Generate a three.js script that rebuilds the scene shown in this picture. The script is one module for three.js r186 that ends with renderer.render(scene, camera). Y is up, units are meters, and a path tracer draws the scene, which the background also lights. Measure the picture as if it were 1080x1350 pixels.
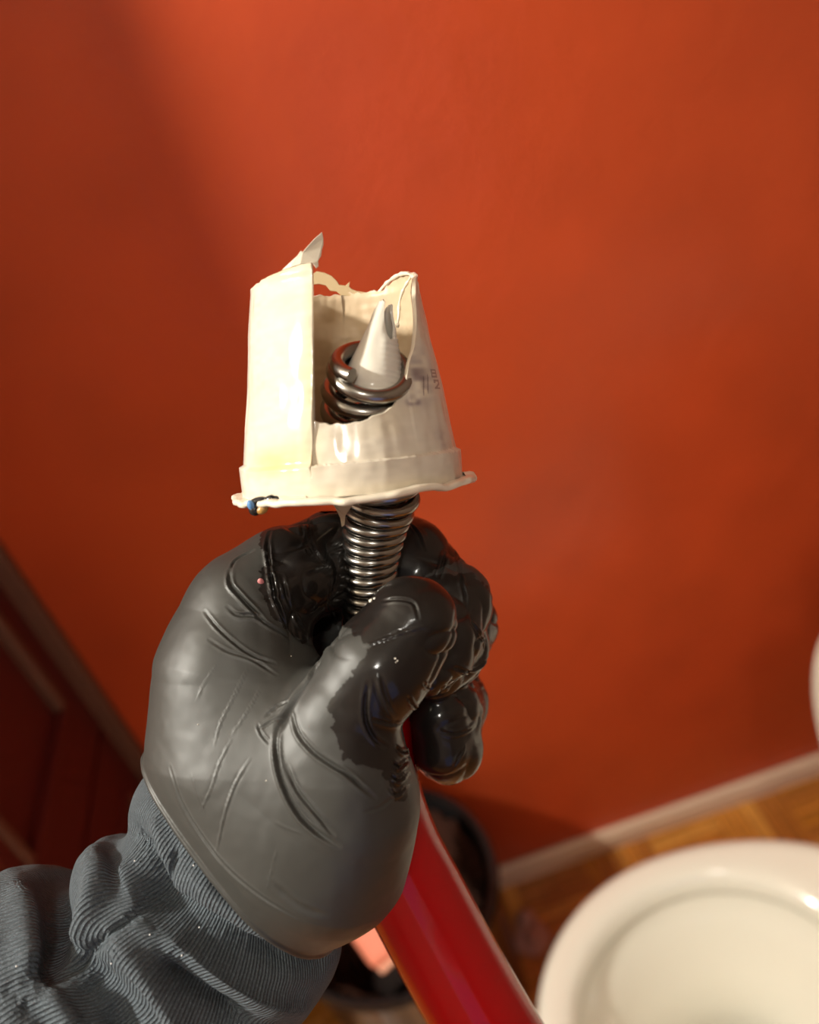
import * as THREE from 'three';
import { mergeGeometries, mergeVertices, toCreasedNormals } from 'three/addons/utils/BufferGeometryUtils.js';
import { RoundedBoxGeometry } from 'three/addons/geometries/RoundedBoxGeometry.js';
import { RectAreaLightUniformsLib } from 'three/addons/lights/RectAreaLightUniformsLib.js';

// ---------------------------------------------------------------- camera, lights, exposure
const scene = new THREE.Scene();
scene.background = new THREE.Color(0x000000);
const F = 1100, EYE = new THREE.Vector3(0, 1.4, 0);
const camera = new THREE.PerspectiveCamera(THREE.MathUtils.radToDeg(2 * Math.atan(675 / F)), 0.8, 0.02, 20);
// world axes: x along the red wall, y up, z out of the red wall; the camera is pitched down 34 degrees and rolled
const down = new THREE.Vector3(0.255, 0.788, 0.561).normalize();
const deep = new THREE.Vector3(-0.201, -0.524, 0.828); deep.addScaledVector(down, -deep.dot(down)).normalize();
const along = new THREE.Vector3().crossVectors(down, deep);
const camX = new THREE.Vector3(along.x, -down.x, -deep.x), camY = new THREE.Vector3(-along.y, down.y, deep.y), camZ = new THREE.Vector3(-along.z, down.z, deep.z);
camera.position.copy(EYE);
camera.quaternion.setFromRotationMatrix(new THREE.Matrix4().makeBasis(camX, camY, camZ));
camera.focus = 0.207;
camera.userData.fStop = camera.getFocalLength() / 3.4;
scene.add(camera);

const LAMP = new THREE.Vector3(-1.05, 2.08, -0.07), FILL = new THREE.Vector3(0.0, 2.34, 0.85);
const LAMP_POWER = 17.5, FILL_POWER = 2.8, WINDOW_POWER = 0.95, EXPOSURE = 0.5;
RectAreaLightUniformsLib.init();
const renderer = new THREE.WebGLRenderer({ antialias: true });
renderer.toneMapping = THREE.LinearToneMapping;
renderer.toneMappingExposure = EXPOSURE;
renderer.shadowMap.enabled = true;

// ---------------------------------------------------------------- helpers
let seed = 12345;
const rnd = () => { seed = (seed * 1664525 + 1013904223) >>> 0; return seed / 4294967296; };
const V = (x, y, z) => new THREE.Vector3(x, y, z);
// point of the real place seen at (px, py) at depth z metres in front of the camera plane
function at(px, py, z) {
  const x = (px - 540) / F * z, y = -(py - 675) / F * z;
  return V(0, 0, 0).addScaledVector(camX, x).addScaledVector(camY, y).addScaledVector(camZ, -z).add(EYE);
}
function toPix(p) {
  const q = p.clone().sub(EYE), z = -q.dot(camZ);
  return [540 + q.dot(camX) / z * F, 675 - q.dot(camY) / z * F, z];
}
const names = {};
const numbered = n => { const k = names[n] = (names[n] ?? -1) + 1; return k ? `${n}_${String(k).padStart(3, '0')}` : n; };
function shade(o) { o.traverse(m => { if (m.isMesh) { m.castShadow = true; m.receiveShadow = true; } }); return o; }
function thing(name, label, category, pos, group) {
  const o = new THREE.Group(); o.name = numbered(name); o.position.copy(pos);
  o.userData = { label, category }; if (group) o.userData.group = group;
  scene.add(o); return o;
}
function part(name, geo, mat, parent, label) {      // geo in the parent's own axes
  const m = new THREE.Mesh(geo, mat); m.name = name; m.castShadow = m.receiveShadow = true;
  if (label) m.userData.label = label;
  parent.add(m); return m;
}
function local(name, geo, mat, parent, base, label) {  // geo in world axes, moved to the parent's base
  geo.translate(-base.x, -base.y, -base.z); return part(name, geo, mat, parent, label);
}
function struct(name, geo, mat, pos = V(0, 0, 0)) {
  const m = new THREE.Mesh(geo, mat); m.name = name; m.position.copy(pos); m.userData.kind = 'structure';
  m.castShadow = m.receiveShadow = true; scene.add(m); return m;
}
const box = (x0, x1, y0, y1, z0, z1) => new THREE.BoxGeometry(x1 - x0, y1 - y0, z1 - z0).translate((x0 + x1) / 2, (y0 + y1) / 2, (z0 + z1) / 2);
const rbox = (x0, x1, y0, y1, z0, z1, r = 0.003) => new RoundedBoxGeometry(x1 - x0, y1 - y0, z1 - z0, 2, r).translate((x0 + x1) / 2, (y0 + y1) / 2, (z0 + z1) / 2);
const smooth = (a, b, x) => { const t = Math.min(1, Math.max(0, (x - a) / (b - a))); return t * t * (3 - 2 * t); };
function lut(pts, x) {                               // piecewise-linear table of [x, y]
  if (x <= pts[0][0]) return pts[0][1];
  for (let i = 1; i < pts.length; i++) if (x <= pts[i][0]) { const [a, b] = pts[i - 1], [c, d] = pts[i]; return b + (d - b) * (x - a) / (c - a); }
  return pts[pts.length - 1][1];
}
// lattice noise in 3-D
function hash3(i, j, k) { let h = Math.imul(i, 374761393) ^ Math.imul(j, 668265263) ^ Math.imul(k, 1274126177); h = Math.imul(h ^ (h >>> 13), 1274126177); return ((h ^ (h >>> 16)) >>> 0) / 4294967296 * 2 - 1; }
function noise(x, y, z) {
  const i = Math.floor(x), j = Math.floor(y), k = Math.floor(z), s = t => t * t * (3 - 2 * t), u = s(x - i), v = s(y - j), w = s(z - k), L = (a, b, t) => a + (b - a) * t;
  return L(L(L(hash3(i, j, k), hash3(i + 1, j, k), u), L(hash3(i, j + 1, k), hash3(i + 1, j + 1, k), u), v),
    L(L(hash3(i, j, k + 1), hash3(i + 1, j, k + 1), u), L(hash3(i, j + 1, k + 1), hash3(i + 1, j + 1, k + 1), u), v), w);
}
function tex(w, h, fn, srgb) {                       // fn(u, v) -> [r, g, b] 0..1
  const d = new Uint8Array(w * h * 4);
  for (let y = 0; y < h; y++) for (let x = 0; x < w; x++) { const c = fn(x / w, y / h), o = (y * w + x) * 4; for (let k = 0; k < 3; k++) d[o + k] = Math.max(0, Math.min(255, c[k] * 255)); d[o + 3] = 255; }
  const t = new THREE.DataTexture(d, w, h); t.magFilter = t.minFilter = THREE.LinearFilter; t.wrapS = t.wrapT = THREE.RepeatWrapping;
  if (srgb) t.colorSpace = THREE.SRGBColorSpace; t.needsUpdate = true; return t;
}
const perNoise = (u, v, n, s) => {                   // tileable value noise, n cells
  const x = u * n, y = v * n, i = Math.floor(x), j = Math.floor(y), sm = t => t * t * (3 - 2 * t), a = sm(x - i), b = sm(y - j), h = (p, q) => hash3(((p % n) + n) % n, ((q % n) + n) % n, s);
  return (h(i, j) * (1 - a) + h(i + 1, j) * a) * (1 - b) + (h(i, j + 1) * (1 - a) + h(i + 1, j + 1) * a) * b;
};
const col = (r, g, b) => new THREE.Color().setRGB(r, g, b);
const std = (c, rough, more = {}) => new THREE.MeshStandardMaterial({ color: c, roughness: rough, ...more });
const phys = (c, rough, more = {}) => new THREE.MeshPhysicalMaterial({ color: c, roughness: rough, ...more });

// sweep of a round section along points (with radii), capped
function sweep(pts, radii, seg = 16, closed = false) {
  const n = pts.length, pos = [], uv = [], idx = [], T = V(), N = V(), B = V();
  let ref = null, len = 0;
  for (let i = 0; i < n; i++) {
    T.subVectors(pts[Math.min(i + 1, n - 1)], pts[Math.max(i - 1, 0)]).normalize();
    if (!ref) ref = Math.abs(T.y) < 0.9 ? V(0, 1, 0) : V(1, 0, 0);
    N.copy(ref).addScaledVector(T, -ref.dot(T)).normalize(); ref = N.clone(); B.crossVectors(T, N);
    if (i) len += pts[i].distanceTo(pts[i - 1]);
    const r = typeof radii === 'number' ? radii : radii[i];
    for (let k = 0; k <= seg; k++) { const a = k / seg * Math.PI * 2, c = Math.cos(a) * r, s = Math.sin(a) * r; pos.push(pts[i].x + N.x * c + B.x * s, pts[i].y + N.y * c + B.y * s, pts[i].z + N.z * c + B.z * s); uv.push(k / seg, len); }
  }
  for (let i = 0; i < n - 1; i++) for (let k = 0; k < seg; k++) { const a = i * (seg + 1) + k, b = a + seg + 1; idx.push(a, a + 1, b, b, a + 1, b + 1); }
  for (const [i, flip] of [[0, 0], [n - 1, 1]]) {
    const c = pos.length / 3; pos.push(pts[i].x, pts[i].y, pts[i].z); uv.push(0, 0);
    const st = c + 1; for (let k = 0; k <= seg; k++) { const o = (i * (seg + 1) + k) * 3; pos.push(pos[o], pos[o + 1], pos[o + 2]); uv.push(0, 0); }
    for (let k = 0; k < seg; k++) flip ? idx.push(c, st + k, st + k + 1) : idx.push(c, st + k + 1, st + k);
  }
  const g = new THREE.BufferGeometry(); g.setAttribute('position', new THREE.Float32BufferAttribute(pos, 3)); g.setAttribute('uv', new THREE.Float32BufferAttribute(uv, 2)); g.setIndex(idx); g.computeVertexNormals(); return g;
}
// grid of points fn(i, j) -> Vector3, (nu+1) x (nv+1)
function grid(nu, nv, fn, uvf) {
  const pos = [], uv = [], idx = [];
  for (let j = 0; j <= nv; j++) for (let i = 0; i <= nu; i++) { const p = fn(i / nu, j / nv); pos.push(p.x, p.y, p.z); const w = uvf ? uvf(i / nu, j / nv) : [i / nu, j / nv]; uv.push(w[0], w[1]); }
  for (let j = 0; j < nv; j++) for (let i = 0; i < nu; i++) { const a = j * (nu + 1) + i, b = a + nu + 1; idx.push(a, a + 1, b, b, a + 1, b + 1); }
  const g = new THREE.BufferGeometry(); g.setAttribute('position', new THREE.Float32BufferAttribute(pos, 3)); g.setAttribute('uv', new THREE.Float32BufferAttribute(uv, 2)); g.setIndex(idx); g.computeVertexNormals(); return g;
}
const curve = pts => new THREE.CatmullRomCurve3(pts, false, 'centripetal');

// ---------------------------------------------------------------- room
const wallBump = tex(512, 512, (u, v) => { const h = 0.5 + 0.25 * perNoise(u, v, 9, 1) + 0.15 * perNoise(u, v, 31, 2) + 0.1 * perNoise(u, v, 120, 3); return [h, h, h]; });
const wallMap = tex(256, 256, (u, v) => { const h = 1 + 0.05 * perNoise(u, v, 5, 4) + 0.03 * perNoise(u, v, 17, 5); return [0.745 * h, 0.292 * h, 0.142 * h]; }, true);
const rep = (t, x, y) => { const c = t.clone(); c.repeat.set(x, y); c.needsUpdate = true; return c; };
const redPaint = phys(0xffffff, 0.32, { map: rep(wallMap, 3, 2.4), bumpMap: rep(wallBump, 5, 4), bumpScale: 0.0012, specularIntensity: 0.75 });
const whitePaint = std(0x9c9484, 0.8);
const sidePaint = std(col(0.26, 0.20, 0.15), 0.7);
const X0 = -1.75, X1 = 1.15, Z0 = -0.86, Z1 = 1.7, Y1 = 2.5;
struct('wall_back', box(X0 - 0.1, X1 + 0.1, -0.05, Y1, Z0 - 0.1, Z0), redPaint);
struct('wall_left', box(X0 - 0.1, X0, -0.05, Y1, Z0, Z1), sidePaint);
struct('wall_right', box(X1, X1 + 0.1, -0.05, Y1, Z0, Z1), sidePaint);
struct('wall_front', mergeGeometries([box(X0 - 0.1, -0.25, -0.05, Y1, Z1, Z1 + 0.1), box(0.75, X1 + 0.1, -0.05, Y1, Z1, Z1 + 0.1), box(-0.25, 0.75, -0.05, 0.3, Z1, Z1 + 0.1), box(-0.25, 0.75, 1.5, Y1, Z1, Z1 + 0.1)]), sidePaint);
struct('ceiling', box(X0 - 0.1, X1 + 0.1, Y1, Y1 + 0.1, Z0 - 0.1, Z1 + 0.1), whitePaint);
const floorMesh = struct('floor', box(X0 - 0.1, X1 + 0.1, -0.1, -0.008, Z0 - 0.1, Z1 + 0.1), std(0x2a1608, 0.8));
// parquet: squares of five strips, laid alternately
{
  const grain = tex(128, 128, (u, v) => { const h = 0.9 + 0.1 * perNoise(u, v * 0.999, 4, 7) + 0.12 * perNoise(u * 0.999, (v * 8) % 1, 16, 8); return [h, h * 0.97, h * 0.92]; }, true);
  const tones = ['#e39a42', '#d28a32', '#eda950', '#c47c34', '#da8e3a'].map(c => phys(new THREE.Color(c), 0.38, { map: grain, clearcoat: 0.3, clearcoatRoughness: 0.3 }));
  const S = 0.125, w = S / 5, strip = rbox(-S / 2 + 0.0004, S / 2 - 0.0004, -0.008, 0, -w / 2 + 0.0004, w / 2 - 0.0004, 0.0012), rest = [];
  for (let i = -14; i < 10; i++) for (let j = 0; j < 21; j++) for (let k = 0; k < 5; k++) {
    const cx = (i + 0.5) * S, cz = Z0 + (j + 0.5) * S, t = (i + j) & 1, o = (k - 2) * w, x = cx + (t ? o : 0), z = cz + (t ? 0 : o);
    if (x < X0 || x > X1 || z > Z1) continue;
    const tone = tones[Math.floor(rnd() * 5)], dy = (rnd() - 0.5) * 0.0008;
    if (x > -0.4 && x < 0.75 && j < 5) { const m = part('parquet_strip', strip, tone, floorMesh); m.position.set(x, dy, z); m.rotation.y = t ? Math.PI / 2 : 0; }
    else rest.push(strip.clone().rotateY(t ? Math.PI / 2 : 0).translate(x, dy, z));
  }
  const r = part('parquet_rest', mergeGeometries(rest), tones[1], floorMesh); r.userData.kind = 'stuff';
}
// baseboard along the red wall
{
  const q = box(-0.45, X1, 0, 0.034, Z0, Z0 + 0.018), q2 = rbox(-0.45, X1, 0, 0.046, Z0, Z0 + 0.014, 0.006);
  const flat = g => g.index ? g.toNonIndexed() : g;
  struct('baseboard_back', mergeGeometries([flat(q), flat(q2)]), phys(col(0.74, 0.55, 0.40), 0.4));
}
// window behind the photographer: cool evening light
{
  const w = new THREE.Group(); w.name = 'window_1'; w.userData.kind = 'structure'; w.position.set(0.25, 0.9, Z1 + 0.02); scene.add(w);
  const fr = std(0xd9d4c8, 0.5);
  for (const [a, b, c, d] of [[-0.5, 0.5, -0.6, -0.55], [-0.5, 0.5, 0.55, 0.6], [-0.5, -0.45, -0.55, 0.55], [0.45, 0.5, -0.55, 0.55], [-0.45, 0.45, -0.015, 0.015]]) part('window_frame', box(a, b, c, d, -0.02, 0.04), fr, w);
  part('window_pane', box(-0.45, 0.45, -0.55, 0.55, 0.01, 0.015), new THREE.MeshStandardMaterial({ color: 0x111418, emissive: 0x9fb4ff, emissiveIntensity: 0.18, roughness: 0.3 }), w);
  const l = new THREE.RectAreaLight(0xa8b8ff, WINDOW_POWER, 0.9, 1.1); l.position.set(0.25, 0.9, Z1 - 0.03); l.lookAt(0.25, 0.9, -1); scene.add(l);
}
// lamps: one on the left, and an unseen ceiling one added as fill
{
  const t = thing('wall_lamp', 'warm globe lamp on a metal arm high on the left', 'lamp', V(X0, LAMP.y, LAMP.z));
  const metal = phys(0x8a7a60, 0.35, { metalness: 1 });
  part('backplate', new THREE.CylinderGeometry(0.06, 0.065, 0.02, 32).rotateZ(Math.PI / 2).translate(0.01, 0, 0), metal, t);
  part('arm', sweep([V(0.02, 0, 0), V(0.3, 0.02, 0), V(LAMP.x - X0 - 0.045, 0, 0)], 0.01), metal, t);
  part('lamp_globe', new THREE.SphereGeometry(0.05, 32, 24).translate(LAMP.x - X0, 0, 0), new THREE.MeshStandardMaterial({ color: 0xffffff, emissive: 0xffd9a0, emissiveIntensity: 6 }), t);
  const l = new THREE.PointLight(col(1, 0.965, 0.865), LAMP_POWER); l.position.copy(LAMP); l.castShadow = true; l.shadow.radius = 2.4; l.shadow.bias = -0.002; scene.add(l);
  const c = thing('added_fill_lamp', 'added fill lamp, round and white, on the ceiling out of view', 'lamp', V(FILL.x, Y1, FILL.z));
  part('canopy', new THREE.CylinderGeometry(0.12, 0.13, 0.03, 40).translate(0, -0.015, 0), std(0xdddddd, 0.5), c);
  part('fill_diffuser', new THREE.CylinderGeometry(0.11, 0.09, 0.05, 40).translate(0, -0.055, 0), new THREE.MeshStandardMaterial({ color: 0xffffff, emissive: 0xffe2b8, emissiveIntensity: 2 }), c);
  const d = new THREE.PointLight(col(1, 0.96, 0.88), FILL_POWER); d.position.copy(FILL); d.castShadow = true; d.shadow.radius = 4; scene.add(d);
}

// ---------------------------------------------------------------- tall dark red cabinet on the left
{
  const base = V(-0.72, 0, -0.67), t = thing('tall_cabinet', 'tall dark red cabinet with raised panel doors in the left corner', 'cabinet', base);
  const paint = phys(col(0.085, 0.006, 0.003), 0.5), mould = phys(col(0.13, 0.055, 0.032), 0.5);
  const L = (n, g, m, p = t, b = base, lab) => local(n, g, m, p, b, lab);
  L('carcass', rbox(-0.98, -0.462, 0.0, 2.2, Z0 + 0.001, -0.528, 0.003), paint);
  L('scribe_moulding', rbox(-0.462, -0.425, 0.002, 2.2, Z0 + 0.001, Z0 + 0.02, 0.004), mould, t, base, 'brown strip covering the gap beside the wall');
  const door = (y0, y1, nm) => {
    const d = L(nm, mergeGeometries([box(-0.462, -0.446, y0, y1, -0.845, -0.80), box(-0.462, -0.446, y0, y1, -0.57, -0.547), box(-0.462, -0.446, y0, y0 + 0.07, -0.80, -0.57), box(-0.462, -0.446, y1 - 0.07, y1, -0.80, -0.57)]), paint);
    local('door_panel', rbox(-0.462, -0.455, y0 + 0.072, y1 - 0.072, -0.798, -0.572, 0.002), paint, d, base);
    for (const [a, b, c, e] of [[y0 + 0.07, y0 + 0.085, -0.80, -0.57], [y1 - 0.085, y1 - 0.07, -0.80, -0.57], [y0 + 0.085, y1 - 0.085, -0.80, -0.785], [y0 + 0.085, y1 - 0.085, -0.585, -0.57]]) local('moulding', rbox(-0.458, -0.442, a, b, c, e, 0.004), b - a < 0.02 ? paint : mould, d, base);  // light put into the colour: upright mouldings paler, level ones dark
    local('knob', new THREE.SphereGeometry(0.009, 20, 14).translate(-0.428, (y0 + y1) / 2, -0.558), phys(0x6a5a44, 0.3, { metalness: 1 }), d, base);
  };
  door(0.672, 2.15, 'door'); door(0.09, 0.664, 'door');
}

// ---------------------------------------------------------------- toilet
const china = phys(col(0.82, 0.80, 0.70), 0.16, { clearcoat: 0.6, clearcoatRoughness: 0.06 });
{
  const zc = -0.395, base = V(0.2, 0, zc), t = thing('toilet', 'white china toilet bowl with its seat raised beside the red wall', 'toilet', base);
    // outline: angle a 0..1 once round; grow = offset outwards
  const outline = (a, g, inside = 0) => {
    const th = a * Math.PI * 2, c = Math.cos(th), s = Math.sin(th), front = c < 0;
    const ax = (front ? 0.212 : 0.26 - 0.062 * smooth(0.024, 0.046, -g) * inside) + g, bz = 0.182 + g;
    const e = 1; let x = Math.sign(c) * Math.pow(Math.abs(c), e) * ax, z = s * bz;
    
    return [0.177 + x, zc + z];
  };
  const prof = [ // [offset, y]
    [-0.10, 0.0], [-0.095, 0.02], [-0.10, 0.10], [-0.085, 0.2], [-0.045, 0.3], [-0.012, 0.355], [-0.002, 0.375], [0, 0.388], [-0.003, 0.398], [-0.012, 0.404], [-0.026, 0.404], [-0.038, 0.400], [-0.045, 0.390], [-0.048, 0.376], [-0.046, 0.366], [-0.052, 0.352], [-0.068, 0.33], [-0.088, 0.30], [-0.108, 0.27], [-0.125, 0.235], [-0.135, 0.19], [-0.14, 0.15], [-0.175, 0.135]];
  const cp = curve(prof.map(([a, b]) => V(a, b, 0))), P = cp.getPoints(150);
  part('bowl', grid(120, 150, (u, v) => { const p = P[Math.round(v * 150)]; const [x, z] = outline(1 - u, p.x, v > 0.42 ? 1 : 0); return V(x - base.x, p.y, z - base.z); }), china, t);
  const [wx, wz] = [0.17, zc];
  part('bowl_water', new THREE.CylinderGeometry(0.075, 0.075, 0.004, 48).scale(1.25, 1, 0.8).translate(wx - base.x, 0.185, 0), phys(0xffffff, 0.03, { transmission: 1, thickness: 0.01, ior: 1.33 }), t);
  part('deck', rbox(0.33, 0.62, 0.30, 0.402, zc - 0.125, zc + 0.125, 0.03).translate(-base.x, 0, -base.z), china, t);
  part('tank', rbox(0.47, 0.66, 0.40, 0.76, zc - 0.21, zc + 0.21, 0.02).translate(-base.x, 0, -base.z), china, t);
  part('tank_lid', rbox(0.46, 0.67, 0.76, 0.80, zc - 0.22, zc + 0.22, 0.012).translate(-base.x, 0, -base.z), china, t);
  // raised seat and lid: egg plates standing on the hinge line
  const plate = (hole, x) => {
    const s = new THREE.Shape(), egg = (o, sg) => { const pts = []; for (let i = 0; i < 64; i++) { const a = i / 64 * Math.PI * 2, up = 0.205 + Math.sin(a) * (0.205 - o), wd = 0.184; pts.push(new THREE.Vector2(Math.cos(a) * (wd - o) * (Math.sin(a) < 0 ? 1 - 0.10 * Math.pow(-Math.sin(a), 3) : 1), up)); } return pts; };
    s.setFromPoints(egg(0)); if (hole) s.holes.push(new THREE.Path(egg(0.06)));
    const g = new THREE.ExtrudeGeometry(s, { depth: 0.012, bevelEnabled: true, bevelSize: 0.006, bevelThickness: 0.005, bevelSegments: 5, curveSegments: 24 });
    return g.rotateY(Math.PI / 2).translate(x - base.x, 0.412, 0);
  };
  part('seat', plate(true, 0.392), phys(col(0.82, 0.79, 0.67), 0.25), t);
  part('lid', plate(false, 0.417), phys(col(0.82, 0.79, 0.67), 0.25), t);
  part('hinge', rbox(0.38, 0.43, 0.40, 0.42, zc - 0.09, zc - 0.06, 0.006).translate(-base.x, 0, -base.z), china, t);
  part('hinge', rbox(0.38, 0.43, 0.40, 0.42, zc + 0.06, zc + 0.09, 0.006).translate(-base.x, 0, -base.z), china, t);
}

// ---------------------------------------------------------------- bin in the corner and what lies in and by it
{
  const base = V(-0.173, 0, -0.695), t = thing('waste_bin', 'round black waste bin standing against the red wall behind the red tube', 'bin', base);
  const black = phys(col(0.012, 0.011, 0.011), 0.25, { clearcoat: 0.3 });
  const pr = [[0, 0.0], [0.136, 0.0], [0.142, 0.006], [0.15, 0.331], [0.158, 0.334], [0.162, 0.342], [0.158, 0.350], [0.150, 0.350], [0.146, 0.344], [0.136, 0.012], [0, 0.010]].map(([a, b]) => new THREE.Vector2(a, b));
  part('bin_body', toCreasedNormals(new THREE.LatheGeometry(pr, 72), 0.6), black, t);
  // crumpled liner standing up inside
  const liner = grid(160, 40, (u, v) => { const a = u * Math.PI * 2, k = noise(Math.cos(a) * 6, Math.sin(a) * 6, v * 7) * 0.008 + noise(Math.cos(a) * 17, Math.sin(a) * 17, v * 14) * 0.004, r = 0.126 + 0.014 * v + k * 0.8 - 0.004; return V(Math.cos(a) * r, 0.02 + v * 0.31 + k * 0.6, Math.sin(a) * r); });
  part('bin_liner', liner, phys(col(0.09, 0.038, 0.026), 0.2, { side: THREE.DoubleSide }), t, 'glossy crumpled liner, reddened to paint in the wall reflection');  // dark reddish colour paints in the reflection of the red wall
}
{
  const c = at(487, 1166, 1.02), t = thing('pink_package', 'salmon pink package with rounded corner lying in the black bin', 'package', c);
  const g = new RoundedBoxGeometry(0.11, 0.16, 0.035, 5, 0.014); const m = part('package_body', g, phys(col(0.85, 0.27, 0.17), 0.6), t);
  m.quaternion.setFromRotationMatrix(new THREE.Matrix4().makeBasis(camX, camY, camZ)); m.rotateZ(0.75); m.rotateX(-0.35);
  t.updateMatrixWorld(true); const bb = new THREE.Box3().setFromObject(m), liner = scene.getObjectByName('waste_bin'), lb = liner.position, cx = (bb.min.x + bb.max.x) / 2 - lb.x, cz = (bb.min.z + bb.max.z) / 2 - lb.z;
  part('bin_liner', grid(96, 30, (u, v) => { const a = u * Math.PI * 2, r = v * 0.122, x = Math.cos(a) * r, z = Math.sin(a) * r, d = Math.hypot(x - cx, z - cz); return V(x, 0.016 + (bb.min.y + 0.006 - 0.016) * Math.exp(-((d / 0.085) ** 2)) + 0.008 * (noise(x * 70, z * 70, 4) - 0.5) * v, z); }), phys(col(0.03, 0.022, 0.02), 0.25, { side: THREE.DoubleSide }), liner, 'glossy crumpled liner, reddened to paint in the wall reflection');
  const f = part('sealed_edge', new RoundedBoxGeometry(0.1, 0.012, 0.02, 3, 0.004), phys(col(0.85, 0.42, 0.28), 0.6), m); f.position.set(0, -0.08, 0);
}
{
  const c = V(-0.002, 0, -0.752), t = thing('floor_mound', 'dusky pink crumpled cloth on the floor between bin and toilet', 'mound', c);  // small heap standing for a pinkish streak of unknown origin
  part('mound_body', grid(48, 48, (u, v) => { const r = v * 0.028, a = u * Math.PI * 2, x = Math.cos(a) * r * (1 + 0.2 * Math.sin(3 * a)), z = Math.sin(a) * r * 1.5; return V(x, Math.max(0.001, (0.028 + 0.02 * noise(x * 60, z * 60, 3)) * (1 - v * v) + 0.002), z); }), std(col(0.50, 0.26, 0.20), 0.8, { side: THREE.DoubleSide }), t);
}

// ---------------------------------------------------------------- drain auger: red guide tube and steel coil
const augerBase = at(560, 1200, 0.243);
const auger = thing('drain_auger', 'closet drain auger with steel spring coil and glossy red curved guide tube', 'drain auger', augerBase);
{
  const c = curve([[472, 880, 0.232], [476, 950, 0.236], [488, 1040, 0.24], [514, 1116, 0.242], [551, 1187, 0.243], [592, 1264, 0.243], [629, 1330, 0.243], [690, 1430, 0.243], [760, 1540, 0.243]].map(p => at(...p)));
  const pts = c.getSpacedPoints(160), R = 0.0144;
  local('guide_tube', sweep(pts, R, 64), phys(col(0.42, 0.001, 0.003), 0.2, { specularIntensity: 0.35, clearcoat: 0.45, clearcoatRoughness: 0.05 }), auger, augerBase, 'glossy red vinyl tube');
}
{
  const PHASE = 0.55;
  // coil: axis [px, py, depth, turn radius px]
  const A = [[478, 930, 0.2335, 26], [483, 850, 0.2265, 27], [487, 790, 0.2205, 29], [489, 750, 0.2175, 29.5], [492, 715, 0.2150, 33], [497, 680, 0.2122, 38], [503, 652, 0.2098, 44], [500, 605, 0.2060, 52], [486, 548, 0.2000, 52], [483, 530, 0.1972, 52], [485, 508, 0.1938, 50], [490, 489, 0.1910, 46.5], [491, 476, 0.1892, 46]];
  const c = curve(A.map(([x, y, z]) => at(x, y, z))), rad = curve(A.map(([x, y, z, r], i) => V(i, r / F * z, 0)));
  const total = c.getLength(), pts = [];
  const pitchAt = s => lut([[0, 2.75e-3], [0.45, 2.85e-3], [0.6, 3.3e-3], [0.72, 3.8e-3], [1, 4.2e-3]], s);
  const wr = []; let s = 0, ph = PHASE; const dphi = 0.09;
  // rmf-like fixed frame: the coil axis is nearly straight
  while (s < total) {
    const u = s / total, p = c.getPointAt(u), T = c.getTangentAt(u), k = c.getUtoTmapping(u) * (A.length - 1), i = Math.min(A.length - 2, Math.floor(k)), f = k - i;
    const r = (A[i][3] * A[i][2] * (1 - f) + A[i + 1][3] * A[i + 1][2] * f) / F;
    const N = camX.clone().addScaledVector(T, -camX.dot(T)).normalize(), B = V().crossVectors(T, N);
    pts.push(p.addScaledVector(N, Math.cos(ph) * r).addScaledVector(B, Math.sin(ph) * r));
    wr.push(lut([[0, 0.00136], [0.45, 0.00142], [0.62, 0.0016], [0.75, 0.00178], [1, 0.00178]], u)); ph += dphi; s += pitchAt(u) * dphi / (Math.PI * 2);
  }
  local('spring_coil', sweep(pts, wr, 16), phys(col(0.33, 0.315, 0.29), 0.25, { metalness: 1 }), auger, augerBase, 'dark steel spring coil');
}

// ---------------------------------------------------------------- broken white plastic cup on the coil
const C0 = at(466, 638, 0.21), PX = 0.21 / F;          // base centre of the cup; metres per pixel there
const cupX = camX.clone(), cupY = V().addScaledVector(camX, -0.085).addScaledVector(camY, 0.99).addScaledVector(camZ, 0.115).normalize();
cupX.addScaledVector(cupY, -cupX.dot(cupY)).normalize(); const cupZ = V().crossVectors(cupX, cupY);
const H = 262 * PX;
const cupR = v => (v < 0.135 ? 144 : 138.5 - (v - 0.135) * 38) * PX;
const cupP = (th0, v, dr = 0) => { const th = th0 + 8 * Math.PI / 180 * v * Math.exp(-(((th0 * 180 / Math.PI + 13) / 26) ** 2)), r = cupR(v) + dr; return V().copy(C0).addScaledVector(cupX, Math.sin(th) * r).addScaledVector(cupZ, Math.cos(th) * r).addScaledVector(cupY, v * H); };
const D = Math.PI / 180;
const cupTop = deg => lut([[-180, 0.99], [-160, 0.99], [-135, 0.99], [-110, 0.98], [-80, 0.97], [-55, 0.98], [-35, 1.005], [-16.3, 1.02], [-15.7, 0.52], [-15.5, 0.33], [-11, 0.31], [0, 0.305], [14, 0.315], [26, 0.345], [33, 0.385], [36, 0.40], [39, 0.46], [44, 0.54], [52, 0.63], [60, 0.75], [66, 0.86], [72, 0.92], [80, 0.97], [95, 1.01], [110, 1.03], [125, 1.03], [138, 1.0], [150, 0.98], [153, 0.985], [158, 0.98], [180, 0.99]], deg);
const cupBase = thing('plastic_cup', 'broken cream white plastic cup with torn front stuck on the steel coil', 'cup', C0.clone());
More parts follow.
